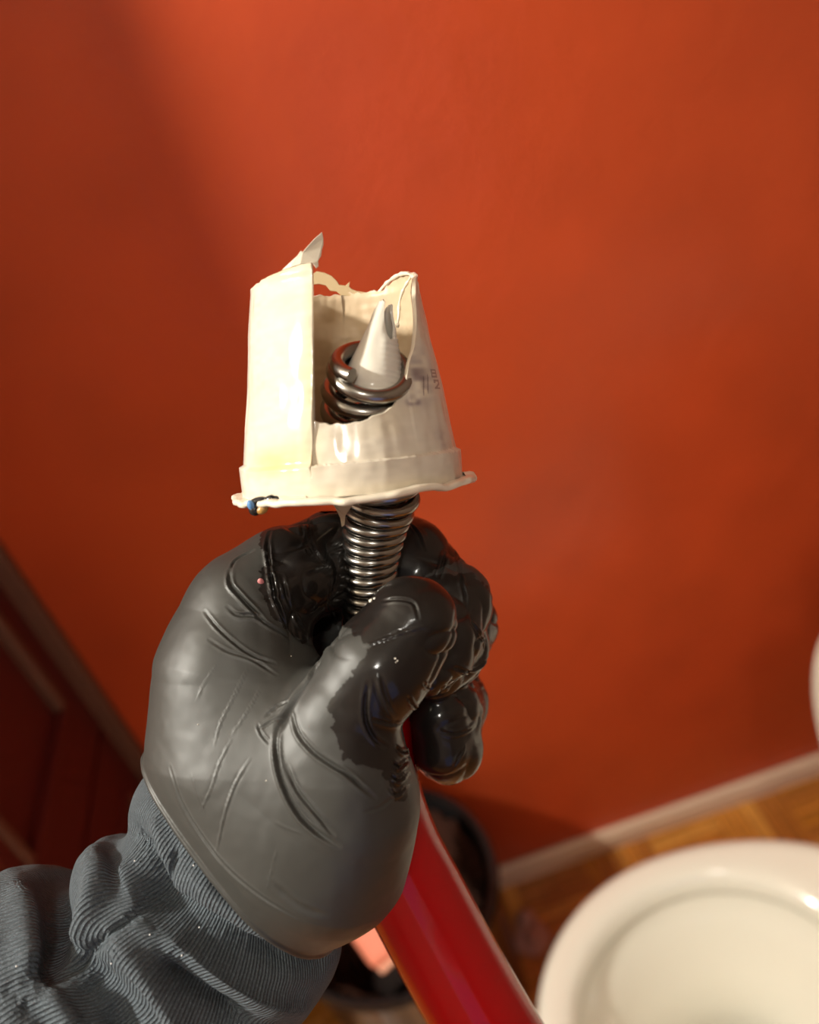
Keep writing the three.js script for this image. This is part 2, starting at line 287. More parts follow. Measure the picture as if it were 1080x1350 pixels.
const cupMap = tex(1024, 512, (u, v) => {              // u: angle -180..180, v: height 0..1.2
  const deg = u * 360 - 180, y = v * 1.2; let r = 0.90, g = 0.86, b = 0.785;
  const n1 = perNoise(u, v, 14, 21), n2 = perNoise(u, v, 60, 22);
  const spot = (d0, y0, dw, dh) => Math.exp(-(((deg - d0) / dw) ** 2) - ((y - y0) / dh) ** 2);
  let yel = 0.9 * spot(-38, 0.16, 16, 0.07) + 0.8 * spot(-50, 1.02, 24, 0.035) + 0.3 * spot(-20, 0.5, 8, 0.3) + 0.18 * Math.max(0, n1) + 1.2 * spot(180, 1.05, 60, 0.07) + 1.2 * spot(-180, 1.05, 60, 0.07);
  g -= 0.05 * yel; b -= 0.22 * yel;
  const dirt = 0.55 * spot(50, 0.50, 15, 0.12) * (0.6 + 0.9 * n2 + 0.5 * n1) + 0.25 * spot(62, 0.2, 6, 0.05) * (1 + n2) + (0.35 + 0.6 * n2) * (spot(40, 0.378, 2.2, 0.016) + spot(45.5, 0.376, 2.4, 0.014));
  r -= 0.42 * dirt; g -= 0.45 * dirt; b -= 0.36 * dirt;
  // small smudged characters
  const glyph = (d0, y0, w, h, f) => { const x = (deg - d0) / w, q = (y - y0) / h; return x > 0 && x < 1 && q > 0 && q < 1 && f(x, q); };
  const two = (x, q) => Math.abs(q - 0.08) < 0.1 || Math.abs(q - 0.9) < 0.1 && x > 0.1 || (q > 0.45 && x > 0.72) || Math.abs(x - 0.85 * q / 0.55) < 0.2 && q < 0.55 || (x < 0.28 && q > 0.65);
  const bee = (x, q) => x < 0.22 || Math.abs(q - 0.08) < 0.11 || Math.abs(q - 0.5) < 0.1 || Math.abs(q - 0.92) < 0.11 || x > 0.8;
  const ink = glyph(66, 0.43, 9, 0.045, two) || glyph(64, 0.485, 9, 0.04, bee) || glyph(56, 0.41, 4, 0.09, (x, q) => Math.abs(x - q) < 0.18) || glyph(51, 0.40, 4, 0.09, (x, q) => Math.abs(x - q) < 0.16);
  if (ink) { r *= 0.74; g *= 0.70; b *= 0.71; }
  return [r + 0.02 * n2, g + 0.02 * n2, b + 0.02 * n2];
}, true);
const cupBump = tex(512, 512, (u, v) => { const h = 0.5 + 0.25 * perNoise(u, v, 10, 31) + 0.16 * perNoise(u, v, 44, 32) + 0.12 * perNoise(u, v * 0.25 % 1, 90, 33); return [h, h, h]; });
const cupMat = phys(0xffffff, 1, { map: cupMap, bumpMap: cupBump, bumpScale: 0.0005, clearcoat: 1, clearcoatRoughness: 0.1, transmission: 0.15, thickness: 0 });
const plain = phys(col(0.78, 0.71, 0.57), 0.32, { clearcoat: 0.3, clearcoatRoughness: 0.2 });
{
  const degs = []; for (let d = -180; d <= 180.01; d += 0.9) degs.push(d); for (const e of [-16.3, -16.0, -15.7, -15.5]) degs.push(e); degs.sort((a, b) => a - b);
  const NU = degs.length - 1, NV = 90, th = 0.0010;
  const edge = d => cupTop(d) + (d > -150 && d < -16.4 ? 0.003 : 0.007) * noise(d * 0.3, 3.3, 1) + (Math.abs(d) > 140 ? 0.010 * noise(d * 0.25, 7.7, 2) : 0);
  const bulge = (d, v) => { let k = 0; // ring ridges and dents
    k += 0.00035 * (smooth(0.965, 0.985, v) - 0.0) - 0.0003 * smooth(1.0, 1.1, v);
    k += 0.0003 * noise(d * 0.05, v * 4, 5) + 0.00012 * noise(d * 0.2, v * 9, 8);
    if (d > -15.4 && d < 40) k -= 0.0005 * smooth(0.12, 0.34, v) * (1 - Math.abs((d - 12) / 28) ** 2 * 0.6);   // the front wall is pressed in below the tear
    if (d > -40 && d < -15.6) k += 0.0008 * smooth(-34, -16, d) * smooth(0.1, 0.4, v);
    return k; };
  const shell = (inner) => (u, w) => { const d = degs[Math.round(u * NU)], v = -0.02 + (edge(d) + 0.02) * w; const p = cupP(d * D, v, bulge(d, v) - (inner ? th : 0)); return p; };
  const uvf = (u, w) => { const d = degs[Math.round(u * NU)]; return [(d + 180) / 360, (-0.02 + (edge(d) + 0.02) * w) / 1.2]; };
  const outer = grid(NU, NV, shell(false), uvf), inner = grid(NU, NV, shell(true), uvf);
  const lip = grid(NU, 3, (u, w) => { const d = degs[Math.round(u * NU)], v = edge(d); return cupP(d * D, v + 0.0035 * Math.sin(w * Math.PI), bulge(d, v) - th * w); }, () => [0.3, 0.4]);
  local('cup_wall', mergeGeometries([outer, lip]), Object.assign(cupMat.clone(), { side: THREE.DoubleSide }), cupBase, C0.clone());
  local('shaded_inner_face', inner, Object.assign(phys(col(0.60, 0.46, 0.30), 0.45, { bumpMap: cupBump, bumpScale: 0.0005 }), { side: THREE.DoubleSide }), cupBase, C0.clone(), 'inner face with its shade painted in as tan');  // shade inside the cup painted as a darker tan colour
  // base disc, flange with a ragged wavy edge
  const fl = (deg) => { const d = deg * D; return { r: (158.5 + 2.5 * noise(Math.cos(d) * 3, Math.sin(d) * 3, 4) + 2.2 * noise(Math.cos(d) * 11, Math.sin(d) * 11, 4)) * PX, y: (-0.02 + 0.012 * noise(Math.cos(d) * 2.5, Math.sin(d) * 2.5, 9) + 0.010 * noise(Math.cos(d) * 9, Math.sin(d) * 9, 9)) * H }; };
  const sect = [[-0.35, 0.9], [-0.10, 0.95], [0, 0.7], [0.02, 0], [0, -0.7], [-0.10, -0.95], [-0.35, -0.9]];
  local('flange', grid(360, 6, (u, w) => { const deg = u * 360, f = fl(deg), [a, b] = sect[Math.round(w * 6)], r = f.r + a * 40 * PX, y = f.y + b * 4.6 * PX; const d = deg * D; return V().copy(C0).addScaledVector(cupX, Math.sin(d) * r).addScaledVector(cupZ, Math.cos(d) * r).addScaledVector(cupY, y); }), Object.assign(plain.clone(), { side: THREE.DoubleSide }), cupBase, C0.clone());
  local('cup_floor', grid(120, 12, (u, w) => { const d = u * 2 * Math.PI, r = (62 + w * 86) * PX, y = (-0.012 + 0.012 * noise(Math.cos(d) * w * 4, Math.sin(d) * w * 4, 2)) * H; return V().copy(C0).addScaledVector(cupX, 30 * PX + Math.sin(d) * r - (1 - w) * 0 - w * 30 * PX).addScaledVector(cupZ, Math.cos(d) * r).addScaledVector(cupY, y); }), Object.assign(plain.clone(), { side: THREE.DoubleSide }), cupBase, C0.clone());
  // torn pieces: each an outline in pixels at a depth, given thickness and a bend
  const shard = (name, outline, depth, thick, bendZ, mat = plain, label) => {
    const s = new THREE.Shape(outline.map(([x, y]) => new THREE.Vector2(x, -y))); let g = new THREE.ExtrudeGeometry(s, { depth: 1, bevelEnabled: true, bevelThickness: 0.4, bevelSize: 0.6, bevelSegments: 2, steps: 1 });
    const p = g.attributes.position; const b = new THREE.Box3().setFromBufferAttribute(p);
    for (let i = 0; i < p.count; i++) { const x = p.getX(i), y = -p.getY(i), w = p.getZ(i) - 0.5; const z = depth + bendZ(x, y) - w * thick; const q = at(x, y, z); p.setXYZ(i, q.x, q.y, q.z); }
    g.computeVertexNormals(); return local(name, g, mat, cupBase, C0.clone(), label);
  };
  shard('torn_flap', [[372, 356], [383, 346], [392, 338], [397, 331], [399, 333], [406, 325], [415, 315], [424.5, 306.5], [426, 315], [426, 323], [424, 329], [423, 337], [419, 344], [419.5, 351], [417, 353], [413, 347.5], [408, 346], [396, 348], [384, 352]], 0.1880, 0.0008, (x, y) => (x - 400) * -1.0e-5 + (350 - y) * 3e-5 + 0.0000022 * (x - 395) ** 2, plain, 'pointed torn flap sticking up from the rim');
  shard('torn_strand', [[411, 363], [418, 358], [428, 360], [437, 364], [444, 371], [447, 376], [456, 377], [461, 372], [460, 378], [463, 381], [470, 384], [484, 386], [487, 388], [478, 391], [462, 390], [450, 389], [444, 384], [436, 383], [430, 376], [421, 374], [411, 375]], 0.2245, 0.0009, (x, y) => 0, phys(col(0.52, 0.38, 0.20), 0.45), 'tan torn strand along the back edge');
  // folded curl along the right torn edge
  const curl = (pts, r, nm, mat = plain) => { const c = curve(pts.map(p => at(...p))); const P = c.getSpacedPoints(60); local(nm, sweep(P, P.map((p, i) => r * (0.75 + 0.35 * noise(i * 0.35, r * 1e5, 2))), 10), mat, cupBase, C0.clone()); };
  curl([[491, 400, 0.2235], [503, 381, 0.221], [518, 367, 0.2165], [533, 360.5, 0.211], [544, 364, 0.206], [549, 372, 0.203], [551, 392, 0.200]], 0.0006, 'torn_edge');
  curl([[549, 376, 0.202], [550, 410, 0.198], [552, 450, 0.1955], [550, 478, 0.1935], [546, 500, 0.1917]], 0.00055, 'torn_edge');
  curl([[542, 365, 0.206], [532, 382, 0.209], [527, 398, 0.2105], [526, 415, 0.2105], [524, 432, 0.211]], 0.0005, 'torn_edge');
  // smear of softened plastic hanging under the flange onto the coil
  shard('plastic_smear', [[430, 650], [470, 650], [512, 648], [500, 653], [480, 657], [466, 663], [460, 672], [455, 680], [454, 692], [451, 694], [449, 682], [443, 670], [436, 660]], 0.1955, 0.0008, (x, y) => (y - 650) * 0.0001 + 0.0004 * noise(x * 0.12, y * 0.12, 1), phys(col(0.50, 0.40, 0.26), 0.35));
  shard('plastic_smear', [[368, 654], [384, 655], [403, 654], [405, 658], [398, 661], [384, 659], [372, 659]], 0.185, 0.0012, () => 0, plain);
}
{ // hollow torn spike inside the coil
  const b = at(493, 500, 0.1935), t = thing('plastic_spike', 'small hollow white plastic cone standing inside the top of the coil', 'plastic piece', b);
  const ax = at(507, 396, 0.1905).sub(at(493, 500, 0.1935)), h = ax.length(); ax.normalize();
  const X = camX.clone().addScaledVector(ax, -camX.dot(ax)).normalize(), Z = V().crossVectors(X, ax);
  const top = d => lut([[-180, 0.86], [-120, 0.92], [-60, 0.99], [-25, 1.0], [-8, 0.98], [10, 0.74], [26, 0.58], [42, 0.52], [58, 0.55], [72, 0.68], [86, 0.84], [105, 0.95], [135, 0.96], [180, 0.90]], d) + 0.012 * noise(d * 0.16, 1, 1);
  const R = v => (40 - 32 * v - 1 * v * (1 - v)) * 0.193 / F;
  const P = (d, v, dr) => { const w = v < 0.55 ? 0.00025 * Math.abs(Math.sin(v * 46 + d * 0.02)) * smooth(-10, 40, d) : 0, r = R(v) + dr + w + 0.0002 * noise(d * 0.04, v * 6, 2); return V().copy(b).addScaledVector(X, Math.sin(d * D) * r + (v * v) * 0.0004).addScaledVector(Z, Math.cos(d * D) * r).addScaledVector(ax, v * h); };
  const out = grid(200, 60, (u, w) => { const d = u * 360 - 180; return P(d, -0.12 + (top(d) + 0.12) * w, 0); }), inn = grid(200, 60, (u, w) => { const d = u * 360 - 180; return P(d, -0.12 + (top(d) + 0.12) * w, -0.0006); });
  const lip = grid(200, 2, (u, w) => { const d = u * 360 - 180; return P(d, top(d) + 0.006 * Math.sin(w * Math.PI), -0.0006 * w); });
  part('spike_wall', mergeGeometries([out, inn, lip]).translate(-b.x, -b.y, -b.z), phys(col(0.80, 0.76, 0.66), 1, { side: THREE.DoubleSide, transmission: 0.18, thickness: 0, clearcoat: 1, clearcoatRoughness: 0.1 }), t);
}
{ // scrap caught under the rim
  const b = at(338, 668, 0.19), t = thing('debris_scrap', 'small black and blue scrap stuck under the left rim of the cup', 'debris', b);
  const bend = c => curve(c.map(p => at(...p))).getSpacedPoints(30);
  local('black_strip', sweep(bend([[330, 668, 0.19], [342, 661, 0.189], [358, 658, 0.188], [376, 656, 0.188]]), [...Array(31)].map((_, i) => 0.0010 + 0.0004 * noise(i * 0.4, 1, 1)), 10), phys(col(0.01, 0.01, 0.012), 0.15), t, b);
  local('blue_bead', new THREE.SphereGeometry(0.0011, 16, 12).scale(0.8, 1.2, 0.8).translate(...at(331, 666, 0.1885).toArray()), phys(col(0.12, 0.28, 0.55), 0.15), t, b, 'small blue bead');
  local('amber_flake', sweep(bend([[337, 674, 0.189], [345, 672, 0.189], [353, 664, 0.189]]), [...Array(31)].map((_, i) => 0.0004 + 0.0007 * Math.sin(i / 30 * Math.PI)), 10), phys(col(0.45, 0.25, 0.07), 0.3), t, b, 'amber flake');
  local('black_clot', new THREE.IcosahedronGeometry(0.0014, 3).translate(...at(336, 672, 0.1895).toArray()), phys(col(0.015, 0.014, 0.014), 0.2), t, b);
}

// ---------------------------------------------------------------- person: gloved hand and sweater sleeve
const person = thing('person', "person's left hand in a wet black rubber glove gripping the coil, dark grey knitted sleeve", 'person', at(330, 1120, 0.215));
const handBase = person.position.clone();
// distance field in camera-aligned metres (q.x right, q.y down, q.z deep)
const Q = (px, py, z) => [(px - 540) / F * z, (py - 675) / F * z, z];
const toWorld = (x, y, z) => V().copy(EYE).addScaledVector(camX, x).addScaledVector(camY, -y).addScaledVector(camZ, -z);
const cap = (a, b) => { const A = Q(...a), B = Q(...b); return { A, d: [B[0] - A[0], B[1] - A[1], B[2] - A[2]], ra: a[3] * a[2] / F, rb: b[3] * b[2] / F, a2: 0 }; };
const chain = list => { const o = []; for (let i = 1; i < list.length; i++) o.push(cap(list[i - 1], list[i])); for (const c of o) c.a2 = c.d[0] ** 2 + c.d[1] ** 2 + c.d[2] ** 2; return o; };
const capD = (c, x, y, z) => { const X = x - c.A[0], Y = y - c.A[1], Z = z - c.A[2]; let t = (X * c.d[0] + Y * c.d[1] + Z * c.d[2]) / c.a2; t = t < 0 ? 0 : t > 1 ? 1 : t; const ex = X - c.d[0] * t, ey = Y - c.d[1] * t, ez = Z - c.d[2] * t; return Math.sqrt(ex * ex + ey * ey + ez * ez) - (c.ra + (c.rb - c.ra) * t); };
const smin = (a, b, k) => { const h = Math.max(k - Math.abs(a - b), 0) / k; return Math.min(a, b) - h * h * k * 0.25; };
const chainD = (ch, k, x, y, z) => { let d = 1; for (const c of ch) d = smin(d, capD(c, x, y, z), k); return d; };
// [px, py, depth, radius px]
const palm = chain([[300, 1085, 0.2165, 92], [318, 985, 0.2125, 108], [311, 880, 0.2125, 88], [322, 808, 0.2135, 73]]);
const palm2 = [...chain([[345, 1110, 0.228, 92], [340, 960, 0.236, 84], [335, 875, 0.240, 58]]), ...chain([[360, 1120, 0.234, 86], [360, 990, 0.252, 74], [365, 950, 0.258, 58]]), ...chain([[375, 1130, 0.236, 84], [385, 1050, 0.258, 66], [392, 1015, 0.268, 52]])];
const thenar = chain([[385, 1150, 0.2110, 95], [420, 1110, 0.2030, 110], [452, 1050, 0.1975, 82], [452, 985, 0.1945, 74]]);
const thumb = chain([[452, 1010, 0.1935, 78], [452, 945, 0.1930, 66], [500, 880, 0.1920, 66], [543, 821, 0.1935, 62]]);
const index = chain([[330, 795, 0.2135, 70], [372, 765, 0.2175, 63], [445, 737, 0.2300, 60], [535, 742, 0.2370, 57], [594, 795, 0.2300, 50], [585, 845, 0.2200, 44], [560, 880, 0.2140, 40]]);
const middle = chain([[345, 870, 0.240, 62], [450, 815, 0.2560, 52], [560, 795, 0.2600, 50], [604, 825, 0.2480, 47], [595, 855, 0.2330, 44], [572, 880, 0.2260, 42]]);
const ring = chain([[365, 950, 0.258, 56], [450, 915, 0.2680, 50], [550, 900, 0.2700, 48], [594, 925, 0.2560, 45], [591, 935, 0.2400, 42], [580, 945, 0.2330, 40]]);
const pinky = chain([[392, 1015, 0.268, 50], [460, 985, 0.2730, 44], [550, 965, 0.2700, 42], [590, 983, 0.2540, 42], [591, 987, 0.2400, 40], [584, 985, 0.2340, 38]]);
// glove opening: a plane through three points of the hem
const hemN = (() => { const a = V(...Q(207, 1000, 0.2155)), b = V(...Q(452, 1248, 0.2155)), c = V(...Q(281, 1146, 0.1935)); const n = V().crossVectors(b.clone().sub(a), c.clone().sub(a)).normalize(); if (n.x > 0) n.negate(); return { n, d: n.dot(a) }; })();
function body(x, y, z) {
  let d = chainD(palm, 0.012, x, y, z);
  d = smin(d, chainD(palm2, 0.012, x, y, z), 0.012);
  d = smin(d, chainD(thenar, 0.012, x, y, z), 0.022);
  d = smin(d, chainD(thumb, 0.004, x, y, z), 0.003);
  let f = chainD(index, 0.005, x, y, z);
  f = smin(f, chainD(middle, 0.005, x, y, z), 0.003);
  f = smin(f, chainD(ring, 0.005, x, y, z), 0.003);
  f = smin(f, chainD(pinky, 0.005, x, y, z), 0.003);
  return smin(d, f, 0.0045);
}
function glove(x, y, z) {
  const d = body(x, y, z), pd = hemN.n.x * x + hemN.n.y * y + hemN.n.z * z - hemN.d;
  const cut = Math.max(d, pd), bead = Math.hypot(pd + 0.0004, d + 0.0001) - 0.00075;
  return smin(cut, bead, 0.0006);
}
// surface nets over the blocks that the surface may cross
function surfaceNets(fn, lo, hi, h) {
  const n = [0, 1, 2].map(i => Math.ceil((hi[i] - lo[i]) / h) + 1), [nx, ny, nz] = n, val = new Float32Array(nx * ny * nz).fill(NaN), B = 8, act = [];
  for (let k = 0; k < nz; k += B) for (let j = 0; j < ny; j += B) for (let i = 0; i < nx; i += B) if (Math.abs(fn(lo[0] + (i + B / 2) * h, lo[1] + (j + B / 2) * h, lo[2] + (k + B / 2) * h)) < B * h * 1.25) act.push([i, j, k]);
  const get = (i, j, k) => { const o = (k * ny + j) * nx + i; let v = val[o]; if (v !== v) v = val[o] = fn(lo[0] + i * h, lo[1] + j * h, lo[2] + k * h); return v; };
  const id = new Int32Array(nx * ny * nz).fill(-1), pos = [], quads = [];
  const E = [[0, 1], [2, 3], [4, 5], [6, 7], [0, 2], [1, 3], [4, 6], [5, 7], [0, 4], [1, 5], [2, 6], [3, 7]], c = new Float64Array(8);
  for (const [bi, bj, bk] of act) for (let k = bk; k < Math.min(bk + B, nz - 1); k++) for (let j = bj; j < Math.min(bj + B, ny - 1); j++) for (let i = bi; i < Math.min(bi + B, nx - 1); i++) {
    let neg = 0; for (let q = 0; q < 8; q++) { c[q] = get(i + (q & 1), j + (q >> 1 & 1), k + (q >> 2)); if (c[q] < 0) neg++; }
    if (!neg || neg === 8) continue;
    let x = 0, y = 0, z = 0, m = 0;
    for (const [a, b] of E) if ((c[a] < 0) !== (c[b] < 0)) { const t = c[a] / (c[a] - c[b]); x += (a & 1) + ((b & 1) - (a & 1)) * t; y += (a >> 1 & 1) + ((b >> 1 & 1) - (a >> 1 & 1)) * t; z += (a >> 2) + ((b >> 2) - (a >> 2)) * t; m++; }
    id[(k * ny + j) * nx + i] = pos.length / 3; pos.push(lo[0] + (i + x / m) * h, lo[1] + (j + y / m) * h, lo[2] + (k + z / m) * h);
    quads.push([i, j, k, c[0] < 0, c[1] < 0, c[2] < 0, c[4] < 0]);
  }
  const idx = [], S = [1, nx, nx * ny];
  for (const [i, j, k, s0, sx, sy, sz] of quads) { const o = (k * ny + j) * nx + i, ijk = [i, j, k], ss = [sx, sy, sz];
    for (let a = 0; a < 3; a++) { if (s0 === ss[a]) continue; const b = (a + 1) % 3, d = (a + 2) % 3; if (!ijk[b] || !ijk[d]) continue;
      const v0 = id[o], v1 = id[o - S[b]], v2 = id[o - S[b] - S[d]], v3 = id[o - S[d]]; if (v1 < 0 || v2 < 0 || v3 < 0) continue;
      s0 ? idx.push(v0, v1, v2, v0, v2, v3) : idx.push(v0, v2, v1, v0, v3, v2); } }
  return { pos: new Float64Array(pos), idx };
}
// creases: polylines drawn over the near surface; each presses a groove and raises the film beside it
function march(fn, px, py, z0 = 0.15, z1 = 0.32) { const ux = (px - 540) / F, uy = (py - 675) / F; let z = z0; for (let i = 0; i < 200; i++) { const d = fn(ux * z, uy * z, z); if (d < 1e-5) return [ux * z, uy * z, z]; z += Math.max(d * 0.8, 2e-5); if (z > z1) return null; } return null; }
function carve(mesh, fn, creases, normalsOf) {
  const cell = 0.004, map = new Map(), key = (a, b, c) => (a * 4001 + b) * 4001 + c;
  creases.forEach(([pts, w, dep, ridge]) => { const c = new THREE.CatmullRomCurve3(pts.map(([x, y]) => V(x, y, 0)), false, 'centripetal'), len = c.getLength(), n = Math.max(4, Math.ceil(len / 1.2));
    for (let i = 0; i <= n; i++) { const p = c.getPointAt(i / n), q = march(fn, p.x, p.y); if (!q) continue; const t = i / n, e = Math.min(1, t * 5, (1 - t) * 5), s = { q, w: 0.72 * w * q[2] / F, d: 0.95 * dep * q[2] / F * (0.15 + 0.85 * e), ridge, id: pts };
      const a = q.map(v => Math.floor(v / cell + 2000)); const R = Math.ceil(s.w * 3 / cell); for (let i = -R; i <= R; i++) for (let j = -R; j <= R; j++) for (let k = -R; k <= R; k++) { const kk = key(a[0] + i, a[1] + j, a[2] + k); if (!map.has(kk)) map.set(kk, []); map.get(kk).push(s); } } });
  const P = mesh.pos, N = normalsOf;
  for (let i = 0; i < P.length; i += 3) { const l = map.get(key(...[P[i], P[i + 1], P[i + 2]].map(v => Math.floor(v / cell + 2000)))); if (!l) continue;
    const best = new Map(); for (const s of l) { const d2 = (P[i] - s.q[0]) ** 2 + (P[i + 1] - s.q[1]) ** 2 + (P[i + 2] - s.q[2]) ** 2, b = best.get(s.id); if (!b || d2 < b[0]) best.set(s.id, [d2, s]); }
    let off = 0; for (const [d2, s] of best.values()) { const r = Math.sqrt(d2) / s.w; if (r < 3) off += -s.d * Math.exp(-r * r * 1.6) + s.d * (s.ridge ?? 0.45) * Math.exp(-((r - 1.55) ** 2) * 2.2); }
    P[i] += N[i] * off; P[i + 1] += N[i + 1] * off; P[i + 2] += N[i + 2] * off; }
}
function gradients(mesh, fn, project) { const P = mesh.pos, N = new Float64Array(P.length), e = 2e-4; for (let i = 0; i < P.length; i += 3) { const x = P[i], y = P[i + 1], z = P[i + 2]; let a = fn(x + e, y, z) - fn(x - e, y, z), b = fn(x, y + e, z) - fn(x, y - e, z), c = fn(x, y, z + e) - fn(x, y, z - e); const l = Math.hypot(a, b, c) || 1; a /= l; b /= l; c /= l; N[i] = a; N[i + 1] = b; N[i + 2] = c; if (project) { const d = Math.max(-3e-4, Math.min(3e-4, fn(x, y, z))); P[i] -= a * d; P[i + 1] -= b * d; P[i + 2] -= c * d; } } return N; }

const gloveCreases = [ // [points, width px, depth px, ridge]
  [[[385, 935], [392, 965], [412, 990], [440, 1010], [457, 1020], [478, 1038], [495, 1052]], 4.5, 4, 0.3],
  [[[366, 962], [364, 985], [368, 1015], [378, 1045], [395, 1075], [415, 1095], [447, 1116]], 5, 5, 0.5],
  [[[378, 1010], [392, 1042], [412, 1068], [440, 1100]], 4, 3, 0.6],
  [[[366, 964], [378, 940], [392, 915], [410, 890], [425, 868]], 9, 10, 0.1],
  [[[303, 752], [304, 770], [316, 785], [330, 800], [348, 818]], 4, 4.5, 0.5],
  [[[335, 725], [310, 740], [304, 752]], 3, 2.5, 0.3],
  [[[356, 702], [353, 720], [356, 745], [360, 775], [366, 800], [380, 830]], 4, 5, 0.7],
  [[[372, 760], [378, 785], [392, 815], [402, 835]], 4, 3, 0.7],
  [[[270, 806], [285, 825], [310, 848], [335, 865], [362, 874]], 3.2, 2.6, 0.4],
  [[[275, 843], [300, 858], [330, 868], [365, 890]], 3, 1.6, 0.4],
  [[[300, 800], [312, 810], [335, 812], [360, 828], [385, 842]], 3.5, 2.6, 0.5],
  [[[406, 682], [409, 705], [418, 730], [430, 745]], 3, 3, 0.7],
  [[[396, 690], [400, 712], [408, 732]], 3, 2.5, 0.7],
  [[[327, 880], [310, 915], [290, 955], [282, 985]], 2, -0.9, 0.2],
  [[[345, 905], [325, 940], [305, 970]], 1.8, -0.9, 0.2],
  [[[290, 870], [270, 900], [258, 925]], 1.8, -0.7, 0.2],
  [[[330, 1000], [312, 1030], [300, 1060], [292, 1090], [285, 1125]], 2.6, -1.4, 0.3],
  [[[305, 975], [290, 1005], [278, 1040], [264, 1070]], 2.2, -1.0, 0.3],
  [[[366, 1118], [360, 1140], [351, 1178]], 1.8, -0.9, 0.3],
  [[[362, 1083], [380, 1092], [400, 1100]], 2.5, -0.8, 0.2],
  [[[355, 980], [345, 968], [340, 955]], 2.5, 2, 0.4], [[[375, 945], [360, 950], [342, 962]], 2.5, 2, 0.4], [[[380, 925], [365, 932], [350, 945]], 2.5, 2, 0.4],
  [[[481, 852], [500, 845], [520, 838], [548, 829], [563, 825]], 2.6, -2.0, 0.4],
  [[[498, 892], [503, 915], [512, 935], [520, 948]], 5, -3.5, 0.5],
  [[[486, 900], [482, 930], [484, 955], [495, 975], [510, 985]], 4.5, 4, 0.5],
  [[[492, 948], [505, 952], [517, 955], [530, 955]], 3.5, 3.5, 0.5],
  [[[558, 900], [566, 908], [574, 905]], 3, 3, 0.7], [[[538, 918], [545, 930], [552, 935]], 3, 3, 0.7],
  [[[522, 985], [530, 992], [540, 990]], 3, 3.5, 0.9], [[[518, 1005], [526, 1012], [538, 1002]], 3, 3.5, 0.9], [[[516, 1022], [524, 1030], [536, 1020]], 3, 3.5, 0.9], [[[512, 1040], [522, 1048], [534, 1040]], 3, 3, 0.9],
  [[[445, 792], [460, 786], [480, 784], [500, 786]], 3, -1.5, 0.3], [[[505, 792], [525, 790], [545, 795], [552, 815]], 3.5, 2.4, 0.5],
  [[[588, 728], [584, 745], [578, 762]], 3.5, 4, 0.8], [[[600, 720], [606, 750], [612, 780], [616, 800]], 3.5, 3, 0.7],
  [[[644, 868], [630, 880], [615, 884], [600, 880]], 3.5, 4, 0.8], [[[630, 955], [618, 963], [600, 968], [585, 966]], 3.5, 3.5, 0.8],
  [[[622, 820], [634, 838], [640, 855]], 3.5, 3, 0.8], [[[612, 985], [604, 998], [598, 1010]], 3, 2.5, 0.8], [[[540, 690], [552, 705], [560, 725]], 3, 2.5, 0.6],
  [[[224, 1012], [240, 1058], [266, 1102], [303, 1148], [350, 1186], [402, 1216]], 3, 1.8, 0.5], [[[252, 1020], [262, 1050], [272, 1075]], 2, -0.7, 0.2], [[[395, 912], [415, 880], [440, 842], [462, 812]], 3.5, 2.5, 0.6], [[[437, 760], [432, 790], [440, 815]], 3, 3, 0.6],
  [[[520, 1050], [500, 1065], [480, 1070]], 4, 1.5, 0.4], [[[360, 1165], [395, 1195], [430, 1208]], 7, 2.0, 0.4]];
